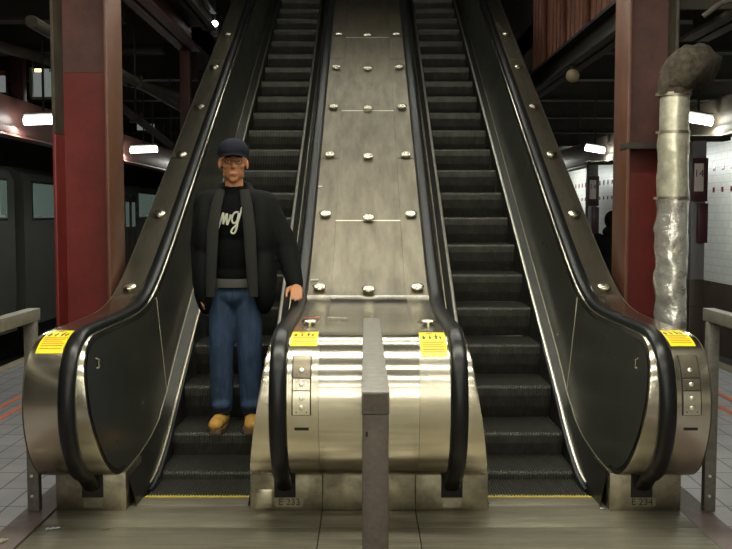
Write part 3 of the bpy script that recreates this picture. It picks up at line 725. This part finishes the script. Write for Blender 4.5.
# ------------------------------------------------------------------ subway cars on the train side
def car(y0, y1, label, wins, doors):
    t = empty('subway_car', (-7, y0, -1.1), label, 'subway car', 'subway cars on the far track')
    X = -6.25
    # body profile (x from the near side inwards, z), extruded along Y
    prof = [(X, -.45), (X - .02, -.2), (X, .2), (X, 2.2), (X - .08, 2.38), (X - .35, 2.5), (X - 1.4, 2.5), (X - 1.4, -.45)]
    bm = bmesh.new()
    a = [bm.verts.new((x, y0, z)) for x, z in prof]; b = [bm.verts.new((x, y1, z)) for x, z in prof]
    bm.faces.new(a); bm.faces.new(b[::-1])
    for i in range(len(prof)): bm.faces.new((a[i], b[i], b[(i + 1) % len(prof)], a[(i + 1) % len(prof)]))
    link('car_body', bm, M['train'], t, True, 30)
    for y in doors:
        for q in (0, .62):
            d = link('door_leaf', BX(X - .02, X + .006, y + q, y + q + .58, -.05, 2.12, bev=.004), M['oldsteel'], t, True)
            link('door_window', BX(X, X + .011, y + q + .12, y + q + .46, 1.3, 1.95, bev=.003), M['trainglass'], d, True)
    for a_, b_ in wins:
        wf = link('window_frame', BX(X - .02, X + .008, a_ - .04, b_ + .04, 1.51, 2.24, bev=.01), M['blacksteel'], t, True)
        link('window_glass', BX(X, X + .012, a_, b_, 1.55, 2.20, bev=.004), M['trainglass'], wf, True)
        link('painted_glint', BX(X + .005, X + .016, a_ + .1, b_ - .15, 1.575, 1.60), M['white'], wf)  # white bar painted in for the reflection along the glass
        link('grab_pole', BX(X + .012, X + .018, b_ - .42, b_ - .34, 1.60, 2.05), M['polegreen'], wf)
    for j, yy in enumerate([y0 + 1.8 * q for q in range(1, int((y1 - y0) / 1.8))]):
        link('body_rib', BX(X - .01, X + .008, yy - .02, yy + .02, -.4, 1.38), M['train'], t)
    for yy in (y0 + 1.5, y1 - 2.5):
        bm = bmesh.new()
        for d in (0, 1.1): 
            sweep(bm, [(X - .35, yy + d, -.72), (X - .25, yy + d, -.72)], .28, seg=18, up=Vector((0, 0, 1)))
        box(bm, X - .4, X - .2, yy - .3, yy + 1.4, -.8, -.45)
        link('bogie', bm, M['blacksteel'], t)
car(1.0, 16.3, 'dark grey subway car whose greenish window shows at the very edge of the photo', [(14.5, 15.95), (11.6, 13.2), (8.2, 9.8)], [10.1, 5.5])
car(16.75, 36, 'dark grey subway car with greenish window beside the thick red column', [(17.2, 18.9), (21.6, 23.4), (25.2, 27.8)], [19.6, 23.7, 29])

# ------------------------------------------------------------------ tiled pillars on the tiled-wall side
def pillar(y, label, full):
    x = 3.62
    p = empty('tiled_pillar', (x, y, 0), label, 'pillar', 'slim tiled pillars under the tan fascia')
    link('pillar_shaft', BX(x - .075, x + .075, y - .1, y + .1, 0, 2.41, bev=.004), M['greytile'], p, True)
    link('dark_base', BX(x - .079, x + .079, y - .104, y + .104, 0, .9, bev=.004), M['wainscot'], p, True)
    link('cap_bracket', BX(x - .10, 3.95, y - .11, y + .11, 2.412, 2.463, bev=.004), M['blacksteel'], p, True)
    sg = link('sign_board', BX(x - .085, x + .085, y - .13, y - .101, 1.75, 2.22, bev=.003), M['maroon'], p, True)
    po = link('poster', BX(x - .065, x + .035, y - .135, y - .131, 1.86, 2.16), M['poster'], sg)
    if full: text_obj('poster_number', '14', .11, M['maroon'], sg, Matrix.Translation((x - .015, y - .1365, 2.05)) @ Matrix.Rotation(PI / 2, 4, 'X'))
    link('notice_board', BX(x - .02, x + .088, y - .15, y - .102, 1.30, 1.73, bev=.004), M['maroon'], p, True)
pillar(10.1, 'slim grey tiled pillar with maroon number board, just past the metal pipe', True)
pillar(14.75, 'slim grey tiled pillar seen between the escalator deck and the red column', True)
pillar(19.2, 'slim grey tiled pillar, the most distant in the row under the tan fascia', False)

# ------------------------------------------------------------------ foil-wrapped pipe
def rough_tube(pts, r, seg, amp, fr, sharp=False, up=Vector((0, 1, 0)), seed=0):
    bm = bmesh.new()
    V = [Vector(p) for p in pts]
    # densify
    D = [V[0]]
    for a, b in zip(V, V[1:]):
        n = max(1, int((b - a).length / .02))
        for k in range(1, n + 1): D.append(a.lerp(b, k / n))
    rings = []
    rl = r if isinstance(r, list) else [r] * len(D)
    prev = up
    for i, p in enumerate(D):
        t = (D[min(i + 1, len(D) - 1)] - D[max(i - 1, 0)]).normalized()
        a = (prev - t * prev.dot(t)).normalized(); prev = a; b = t.cross(a)
        rr = r if not callable(r) else r(i / (len(D) - 1))
        ring = []
        for k in range(seg):
            d = a * math.cos(2 * PI * k / seg) + b * math.sin(2 * PI * k / seg)
            q = (p + d * rr) * fr + Vector((seed, 0, 0))
            h = noise.noise(q) * amp + (abs(noise.noise(q * 2.1)) * amp * .9 if sharp else noise.noise(q * 2.3) * amp * .4)
            ring.append(bm.verts.new(p + d * (rr + h)))
        rings.append(ring)
    for A, B in zip(rings, rings[1:]):
        for j in range(seg): bm.faces.new((A[j], A[(j + 1) % seg], B[(j + 1) % seg], B[j]))
    bm.faces.new(rings[0][::-1]); bm.faces.new(rings[-1])
    return bm
px, py = 1.975, 5.93
pp = empty('wrapped_pipe', (px, py, 0), 'vertical metal pipe wrapped in crumpled foil with thick dusty lagging at its elbow', 'pipe')
link('pipe_shaft', rough_tube([(px, py, 0), (px, py, 2.38)], .092, 32, .002, 6), M['pipe'], pp, True, 60)
link('lower_foil', rough_tube([(px, py, .3), (px, py, 1.70)], .099, 40, .014, 9, True), M['foil'], pp, True, 25)
link('upper_jacket', rough_tube([(px, py, 1.72), (px, py, 2.12)], .098, 36, .008, 7, True, seed=4), M['pipe'], pp, True, 30)
for z, r in ((1.71, .105), (2.13, .099), (2.37, .104)):
    bm = bmesh.new(); sweep(bm, [(px, py, z - .01), (px, py, z + .01)], r, seg=32, up=Vector((0, 1, 0))); bd = link('band', bm, M['trimdullshade'], pp, True)
    box_b = BX(px - r - .02, px - r + .01, py - .02, py + .0, z - .008, z + .008); link('band_clasp', box_b, M['trimdullshade'], bd)
el = [(px, py, 2.37), (px, py, 2.43), (px + .02, py - .03, 2.50), (px + .06, py - .04, 2.55), (px + .11, py - .02, 2.57), (px + .17, py + .05, 2.575), (px + .225, py + .18, 2.575), (px + .25, py + .4, 2.575), (px + .27, py + 1.0, 2.58), (px + .35, py + 2.0, 2.58)]
link('lagged_elbow', rough_tube(el, lambda f: .102 + .012 * min(1, f / .07), 30, .022, 16, True, seed=9), M['lagging'], pp, True, 40)
bm = bmesh.new(); sweep(bm, [(px + .16, 5.9, 2.86), (px + .25, 5.85, 2.93), (px + .4, 5.8, 2.97), (px + .6, 5.7, 2.93), (px + .9, 5.5, 2.86)], .018, seg=8, up=Vector((0, 0, 1)))
o = link('cable_loop', bm, M['oldsteel'], None, True); tag(o, 'thin grey cable arching above the lagged pipe elbow', 'cable')

# ------------------------------------------------------------------ barrier rails
def barrier(x, y0, y1, w, label, rivets, m_top):
    b = empty('barrier_rail', (x, (y0 + y1) / 2, 0), label, 'railing', 'steel barrier rails')
    tp = link('top_rail', BX(x - w / 2, x + w / 2, y0, y1, 1.035, 1.10, bev=.004), M[m_top], b, True)
    link('end_cap', BX(x - w / 2 + .006, x + w / 2 - .006, y0 - .003, y0, 1.045, 1.094), M['railpost'], tp)
    for y in (y0 + .03, y1 - .06):
        ps = link('post', BX(x - w / 2 + .002, x + w / 2 - .002, y - .025, y + .025, 0.003, 1.034, bev=.003), M['railpost' if w > .075 else 'railtop'], b, True)
        if rivets:
            for z in (.09, .20): 
                bm = bmesh.new(); sweep(bm, [(x - .005, y - .025, z), (x - .005, y - .031, z)], .008, seg=10, up=Vector((0, 0, 1))); link('bolt', bm, M['trim'], ps, True)
        else:
            link('slot', BX(x - w / 2 + .012, x - w / 2 + .018, y - .027, y - .024, .97, .985), M['dark'], ps)
    return b
barrier(.022, 2.57, 4.44, .080, 'steel barrier rail with brown-grey post standing before the middle drum', False, 'railtop')
barrier(-1.80, 2.2, 4.93, .066, 'steel barrier rail at the curb on the side of the man and subway cars', True, 'railtop')
barrier(1.85, 2.2, 4.93, .066, 'steel barrier rail at the curb on the side of the pipe and tiled wall', True, 'railtop')

# ------------------------------------------------------------------ litter
def litter(name, x, y, z, sx, sy, rot, m, label, cat='litter', tilt=0):
    bm = bmesh.new(); n = 6; rows = []
    for i in range(n + 1):
        rows.append([bm.verts.new(((i / n - .5) * sx, (j / 3 - .5) * sy * (1 - .3 * abs(i / n - .5)), .002 + .006 * abs(math.sin(i * 1.7 + j)))) for j in range(4)])
    for A, B in zip(rows, rows[1:]):
        for j in range(3): bm.faces.new((A[j], B[j], B[j + 1], A[j + 1]))
    r = bmesh.ops.solidify(bm, geom=bm.faces[:], thickness=.0015)
    o = link(name, bm, m); o.location = (x, y, z + .002); o.rotation_euler = (tilt, 0, rot); tag(o, label, cat)
def ground(px_, py_):
    a = math.atan((py_ - 274.5) / 915) + math.radians(3.7); y = 1.6 / math.tan(a)
    D = y * math.cos(math.radians(3.7)) + 1.6 * math.sin(math.radians(3.7)); return -.005 + (px_ - 366) / 915 * D, y
for a in [('paper_scrap', 53, 530, .07, .025, .3, 'paper', 'crumpled white paper scrap on the landing plate near the curb'),
          ('leaf_scrap', 106, 530, .05, .015, .5, 'butt', 'thin brownish scrap on the landing plate, beyond the white paper'),
          ('ticket_scrap', 2, 542, .05, .05, 1.2, 'beigescrap', 'beige ticket scrap on the maroon curb at the picture edge'),
          ('paper_dot', 602, 510, .02, .015, .1, 'white', 'tiny white paper dot near the pedestal numbered E 234'),
          ('paper_dot', 632, 508, .02, .015, .9, 'white', 'tiny white paper dot against the pedestal numbered E 234')]:
    x, y = ground(a[1], a[2]); litter(a[0], x, y, .002, a[3], a[4], a[5], M[a[6]], a[7])
def ondeck(x, y, name, sx, sy, rot, m, label):
    p, t = at_s(s_of_y(y)); litter(name, x, y, p.y, sx, sy, rot, M[m], label, tilt=math.atan2(t.y, t.x))
ondeck(-.330, 5.43, 'red_wrapper', .10, .04, .3, 'redscrap', 'small red wrapper lying on the steel deck between two studs')
ondeck(-.175, 5.42, 'crumpled_wrapper', .12, .04, -.3, 'beigescrap', 'crumpled beige wrapper lying on the middle steel deck')
ondeck(.36, 5.30, 'folded_receipt', .13, .09, .1, 'deck', 'grey flat scrap lying behind the stud near the yellow sticker')
ondeck(-.362, 6.32, 'white_scrap', .05, .02, .1, 'white', 'tiny white scrap on the deck close to the resting hand')
ondeck(-.38, 7.55, 'white_scrap', .035, .03, .1, 'white', 'tiny white speck of paper high on the deck edge near the man')

# ------------------------------------------------------------------ people
def capsule(bm, p0, r0, p1, r1, seg=14, flat=(1, 1)):
    p0, p1 = Vector(p0), Vector(p1); t = (p1 - p0)
    L = t.length; t = t / L if L > 1e-6 else Vector((0, 0, 1))
    a = Vector((1, 0, 0)) if abs(t.x) < .9 else Vector((0, 1, 0)); a = (a - t * a.dot(t)).normalized(); b = t.cross(a)
    rings = []; prof = [(p0, -math.cos(q * PI / 10) * r0, math.sin(q * PI / 10) * r0) for q in range(1, 6)] + [(p1, math.sin(q * PI / 10) * r1, math.cos(q * PI / 10) * r1) for q in range(0, 5)]
    for c, h, r in prof:
        rings.append([bm.verts.new(c + t * h + a * math.cos(2 * PI * k / seg) * r * flat[0] + b * math.sin(2 * PI * k / seg) * r * flat[1]) for k in range(seg)])
    for A, B in zip(rings, rings[1:]):
        for j in range(seg): bm.faces.new((A[j], A[(j + 1) % seg], B[(j + 1) % seg], B[j]))
    bm.faces.new(rings[0][::-1]); bm.faces.new(rings[-1])
def ell(bm, c, r, rot=None):
    t = bmesh.new(); bmesh.ops.create_uvsphere(t, u_segments=20, v_segments=14, radius=1)
    merge(bm, t, Matrix.Translation(c) @ (rot or Matrix()) @ Matrix.Diagonal((*r, 1)))
def skinned(name, bm, m, par, voxel=.01, smooth=6, fac=.5):
    bmesh.ops.recalc_face_normals(bm, faces=bm.faces)
    me = bpy.data.meshes.new(name); bm.to_mesh(me); bm.free()
    o = bpy.data.objects.new(name, me); C.objects.link(o)
    r = o.modifiers.new('r', 'REMESH'); r.mode = 'VOXEL'; r.voxel_size = voxel; r.use_smooth_shade = True
    s = o.modifiers.new('s', 'SMOOTH'); s.factor = fac; s.iterations = smooth
    bpy.context.view_layer.update()
    m2 = bpy.data.meshes.new_from_object(o.evaluated_get(bpy.context.evaluated_depsgraph_get()))
    o.modifiers.clear(); o.data = m2; m2.materials.clear(); m2.materials.append(m); bpy.data.meshes.remove(me)
    for p in m2.polygons: p.use_smooth = True
    if par: o.parent = par
    return o
def hand(bm, w, d, side, curl, palm_n):
    """w wrist, d finger direction, palm_n palm normal, side = thumb direction sign along across"""
    w, d, pn = Vector(w), Vector(d).normalized(), Vector(palm_n).normalized()
    ac = d.cross(pn).normalized() * side      # towards the thumb
    capsule(bm, w - d * .01, .026, w + d * .03, .030)
    for k in range(4):
        capsule(bm, w + d * .02 + ac * (.021 - .014 * k), .015, w + d * .085 + ac * (.030 - .020 * k), .0125)
    for k, L in enumerate((.072, .080, .074, .058)):
        b = w + d * .088 + ac * (.031 - .0207 * k); dd = d.copy(); r = .0092
        for j, f in enumerate((.45, .30, .25)):
            dd = (dd * math.cos(curl) + pn * math.sin(curl)).normalized() if j or curl > .3 else (dd * math.cos(curl * .5) + pn * math.sin(curl * .5)).normalized()
            e = b + dd * L * f; capsule(bm, b, r, e, r * .92, 10); b = e; r *= .92
    b = w + d * .025 + ac * .028
    e = b + (ac * .75 + d * .55 + pn * .25).normalized() * .038; capsule(bm, b, .014, e, .0115, 10)
    f = e + (d * .85 + ac * .15 + pn * .35 * (1 + curl)).normalized() * .036; capsule(bm, e, .0112, f, .010, 10)
    capsule(bm, f, .010, f + (d * .8 + pn * .5 * (1 + curl)).normalized() * .022, .0085, 10)
def head(bm_out, hc, yaw=0, sc=1.0):
    bm = bmesh.new(); R = Matrix.Rotation(yaw, 4, 'Z'); T = lambda v: tuple(Vector(hc) + (R @ Vector(v)))
    ell(bm, T((0, .012, .03)), (.076, .096, .090)); ell(bm, T((0, -.022, -.035)), (.058, .062, .078))
    ell(bm, T((0, -.058, -.095)), (.026, .022, .020)); ell(bm, T((0, -.080, .018)), (.046, .014, .010))
    capsule(bm, T((0, -.085, .012)), .009, T((0, -.108, -.028)), .012, 10); ell(bm, T((0, -.100, -.032)), (.019, .013, .010))
    for s in (-1, 1):
        ell(bm, T((s * .042, -.062, -.022)), (.020, .018, .016)); ell(bm, T((s * .077, .012, -.012)), (.009, .018, .030)); ell(bm, T((s * .046, .0, -.070)), (.014, .035, .022))
    ell(bm, T((0, -.083, -.063)), (.024, .012, .007)); ell(bm, T((0, -.082, -.074)), (.020, .012, .007))
    h = Matrix.Translation(hc); merge(bm_out, bm, h @ Matrix.Scale(sc, 4) @ h.inverted())
    return (lambda v: tuple(Vector(hc) + (R @ Vector(v)) * sc)), R
def make_man(loc, yaw):
    P = empty('person', loc, 'person in an open black coat, dark cap and jeans riding down, hand on the handrail', 'person')
    P.rotation_euler = (0, 0, yaw); P.scale = (1.02, 1.02, 1.02)
    bm = bmesh.new()
    hc = (.0, -.03, 1.705)
    T, R = head(bm, hc, .15, 1.12)
    capsule(bm, (0, .0, 1.50), .062, (0, -.01, 1.66), .054)
    ell(bm, (0, .0, 1.36), (.18, .105, .16)); ell(bm, (0, .0, 1.15), (.15, .10, .18)); ell(bm, (0, .0, .96), (.165, .11, .12))
    capsule(bm, (-.13, 0, 1.46), .06, (.13, 0, 1.46), .06)
    LA = [(.19, .0, 1.45), (.325, .02, 1.18), (.392, -.07, .925)]
    RA = [(-.175, .0, 1.45), (-.215, .03, 1.17), (-.21, -.06, .93)]
    for A in (LA, RA):
        capsule(bm, A[0], .052, A[1], .042); capsule(bm, A[1], .042, A[2], .028)
    hand(bm, LA[2], (.14, -1.0, -.35), -1, .42, (0, -.2, -1))
    hand(bm, RA[2], (.02, -.15, -1), -1, .25, (.9, .2, 0))
    for s in (-1, 1):
        capsule(bm, (s * .088, 0, .93), .090, (s * .095, -.02, .50), .060); capsule(bm, (s * .095, -.02, .50), .058, (s * .10, .02, .10), .040); capsule(bm, (s * .10, .04, .05), .035, (s * .105, -.09, .035), .032)
    body = skinned('body', bm, M['skin'], P, .0065, 4)
    for s in (-1, 1):
        b = bmesh.new(); bmesh.ops.create_uvsphere(b, u_segments=12, v_segments=8, radius=.011, matrix=Matrix.Translation(T((s * .030, -.074, .002)))); link('eye', b, M['eye'], body, True)
        b = bmesh.new(); bmesh.ops.create_uvsphere(b, u_segments=10, v_segments=6, radius=.0058, matrix=Matrix.Translation(T((s * .030, -.0815, .002)))); link('iris', b, M['iris'], body, True)
        b = bmesh.new(); sweep(b, [T((s * .014, -.092, .022)), T((s * .03, -.090, .027)), T((s * .048, -.078, .022))], .004, seg=6, up=Vector((0, 0, 1))); link('eyebrow', b, M['hair'], body, True)
    b = bmesh.new(); sweep(b, [T((-.02, -.090, -.069)), T((0, -.0975, -.068)), T((.02, -.090, -.069))], [.003, .005, .003], seg=8, up=Vector((0, 0, 1))); link('lips', b, M['lip'], body, True)
    # hair round the back and sides
    b = bmesh.new(); ell(b, T((0, .034, .022)), (.092, .096, .098)); skinned('hair', b, M['hair'], P, .012, 3)
    # cap with a curved brim
    b = bmesh.new(); ell(b, T((0, .008, .066)), (.100, .120, .078)); ell(b, T((0, .014, .050)), (.102, .118, .040))
    cp = skinned('cap', b, M['cap'], P, .008, 4)
    b = bmesh.new(); rows = []
    for i in range(13):
        a = -1.15 + 2.3 * i / 12; x = math.sin(a) * .086; rows.append([])
        for j in range(5):
            f = j / 4; y = -.074 * math.cos(a) - .02 - f * .085 * math.cos(a) ** .6; rows[-1].append(b.verts.new(T((x * (1 - .08 * f), y, .062 - .020 * f - 2.6 * x * x - .01))))
    for A, B in zip(rows, rows[1:]):
        for j in range(4): b.faces.new((A[j], B[j], B[j + 1], A[j + 1]))
    bmesh.ops.solidify(b, geom=b.faces[:], thickness=.006); link('cap_brim', b, M['cap'], cp, True)
    # shirt
    b = bmesh.new(); ell(b, (0, -.015, 1.33), (.165, .118, .19)); ell(b, (0, -.015, 1.12), (.150, .115, .19)); ell(b, (0, -.008, .99), (.162, .118, .09)); capsule(b, (0, -.0, 1.48), .070, (0, -.0, 1.535), .066)
    sh = skinned('shirt', b, M['shirt'], P, .010, 5)
    # pale script across the chest
    def stroke(pts, r=.0065):
        bb = bmesh.new(); sweep(bb, catm3(pts), r, seg=6, up=Vector((0, 1, 0))); link('chest_print', bb, M['print'], sh, True)
    def catm3(pts): 
        return [(p[0], -.137 + abs(p[0]) ** 2 * 1.4 - .002, p[1]) for p in [tuple(q) for q in catmull(pts, 5)]]
    stroke([(-.085, 1.29), (-.070, 1.33), (-.052, 1.385), (-.050, 1.35), (-.052, 1.315)]); stroke([(-.052, 1.315), (-.04, 1.35), (-.028, 1.38), (-.03, 1.34), (-.028, 1.31)])
    stroke([(-.028, 1.31), (-.015, 1.34), (-.004, 1.375)]); stroke([(.044, 1.39), (.02, 1.385), (.002, 1.35), (.012, 1.32), (.035, 1.335), (.046, 1.385), (.036, 1.31), (.02, 1.26), (-.002, 1.262), (.006, 1.285), (.03, 1.31), (.05, 1.36), (.066, 1.42)])
    # grey shirt hem at the waist
    b = bmesh.new(); sweep(b, [(0, -.006, .915), (0, -.006, .94), (0, -.008, .975)], [.170, .174, .170], [.126, .130, .126], seg=28, up=Vector((1, 0, 0))); link('waistband', b, M['greyrib'], P, True).matrix_parent_inverse = Matrix()
    # jeans
    b = bmesh.new(); ell(b, (0, .0, .87), (.160, .118, .10))
    for s in (-1, 1):
        capsule(b, (s * .080, 0, .88), .096, (s * .090, -.02, .50), .080); capsule(b, (s * .090, -.02, .50), .080, (s * .096, .01, .13), .072)
        ell(b, (s * .094, -.05, .15), (.060, .045, .035)); ell(b, (s * .092, -.075, .50), (.045, .02, .06))
    skinned('jeans', b, M['denim'], P, .010, 5)
    # boots
    for s in (-1, 1):
        b = bmesh.new(); capsule(b, (s * .098, .03, .07), .052, (s * .098, .03, .15), .055); capsule(b, (s * .098, .03, .055), .050, (s * .112, -.115, .048), .046, flat=(1, 1)); ell(b, (s * .113, -.14, .045), (.047, .052, .038))
        bt = skinned('boot', b, M['boot'], P, .008, 4)
        b = bmesh.new(); pr = [(-.045, .09), (-.05, -.05), (-.048, -.14), (-.03, -.19), (0, -.20), (.03, -.19), (.048, -.14), (.05, -.05), (.045, .09)]
        lo = [b.verts.new((s * .105 + x, y, .0)) for x, y in pr]; hi = [b.verts.new((s * .105 + x, y, .026)) for x, y in pr]
        b.faces.new(lo); b.faces.new(hi[::-1])
        for i in range(9): b.faces.new((lo[i], lo[(i + 1) % 9], hi[(i + 1) % 9], hi[i]))
        link('sole', b, M['sole'], bt, True)
    # coat: back, two open fronts, sleeves, collar
    b = bmesh.new()
    ell(b, (0, .045, 1.30), (.22, .105, .24)); ell(b, (0, .045, 1.02), (.215, .10, .26))
    for s in (-1, 1):
        ell(b, (s * .175, -.0, 1.28), (.088, .145, .25)); ell(b, (s * .185, .0, .98), (.085, .150, .25)); ell(b, (s * .135, .0, 1.46), (.12, .095, .075))
    for k, A in enumerate((LA, RA)):
        A = [Vector(q) for q in A]; e = A[2].lerp(A[1], .06)
        capsule(b, A[0] + Vector((0, 0, -.01)), .088, A[1], .078); capsule(b, A[1], .078, e, .056)
        for f in (.3, .6, .9): 
            c = A[0].lerp(A[1], f); ell(b, c, (.084, .084, .05))
    sweep(b, [(-.10, -.03, 1.50), (-.085, .05, 1.55), (0, .085, 1.575), (.085, .05, 1.55), (.10, -.03, 1.50)], .034, seg=10, up=Vector((0, 0, 1)))
    ct = skinned('coat', b, M['coatb'], P, .011, 6)
    for s in (-1, 1):
        b = bmesh.new(); sweep(b, [(s * .075, -.085, 1.53), (s * .098, -.130, 1.42), (s * .115, -.157, 1.28), (s * .122, -.160, 1.12), (s * .130, -.158, .97), (s * .135, -.15, .86)], [.030, .036, .038, .036, .034, .028], [.012] * 6, seg=12, up=Vector((1, .15 * s, 0)))
        link('coat_lining', b, M['lining'], ct, True)
    return P
make_man((-.862, 5.98, .203), 0)

# dark figure standing half behind the strapped column
def make_waiting(loc):
    P = empty('person', loc, 'dark hooded person standing mostly hidden behind the strapped red column', 'person')
    b = bmesh.new()
    head(b, (0, -.02, 1.53)); capsule(b, (0, 0, 1.35), .055, (0, 0, 1.47), .05); ell(b, (0, 0, 1.18), (.18, .11, .20)); ell(b, (0, 0, .92), (.17, .12, .16))
    for s in (-1, 1):
        capsule(b, (s * .18, 0, 1.30), .05, (s * .22, .02, 1.05), .04); capsule(b, (s * .22, .02, 1.05), .04, (s * .20, -.05, .82), .028); hand(b, (s * .20, -.05, .82), (0, -.1, -1), -s, .25, (-s, 0, 0))
        capsule(b, (s * .09, 0, .85), .085, (s * .10, 0, .46), .06); capsule(b, (s * .10, 0, .46), .055, (s * .10, 0, .08), .04); capsule(b, (s * .10, .02, .04), .035, (s * .11, -.12, .035), .033)
    skinned('body', b, M['skin'], P, .010, 4)
    b = bmesh.new(); ell(b, (0, .02, 1.54), (.098, .115, .125)); ell(b, (0, .04, 1.38), (.12, .11, .08)); ell(b, (0, 0, 1.18), (.21, .15, .20)); ell(b, (0, 0, .85), (.22, .16, .30))
    for s in (-1, 1): capsule(b, (s * .19, 0, 1.29), .075, (s * .235, .02, 1.05), .068); capsule(b, (s * .235, .02, 1.05), .066, (s * .21, -.045, .85), .05)
    skinned('hooded_coat', b, M['coatb'], P, .012, 5)
    b = bmesh.new()
    for s in (-1, 1): capsule(b, (s * .09, 0, .80), .095, (s * .10, 0, .46), .075); capsule(b, (s * .10, 0, .46), .075, (s * .10, .01, .13), .065)
    skinned('trousers', b, M['shirt'], P, .012, 5)
    for s in (-1, 1):
        b = bmesh.new(); capsule(b, (s * .10, .03, .05), .048, (s * .115, -.13, .046), .044); skinned('shoe', b, M['coatb'], P, .01, 3)
    return P
w_ = make_waiting((3.30, 12.3, 0))
w_.rotation_euler = (0, 0, 2.6)
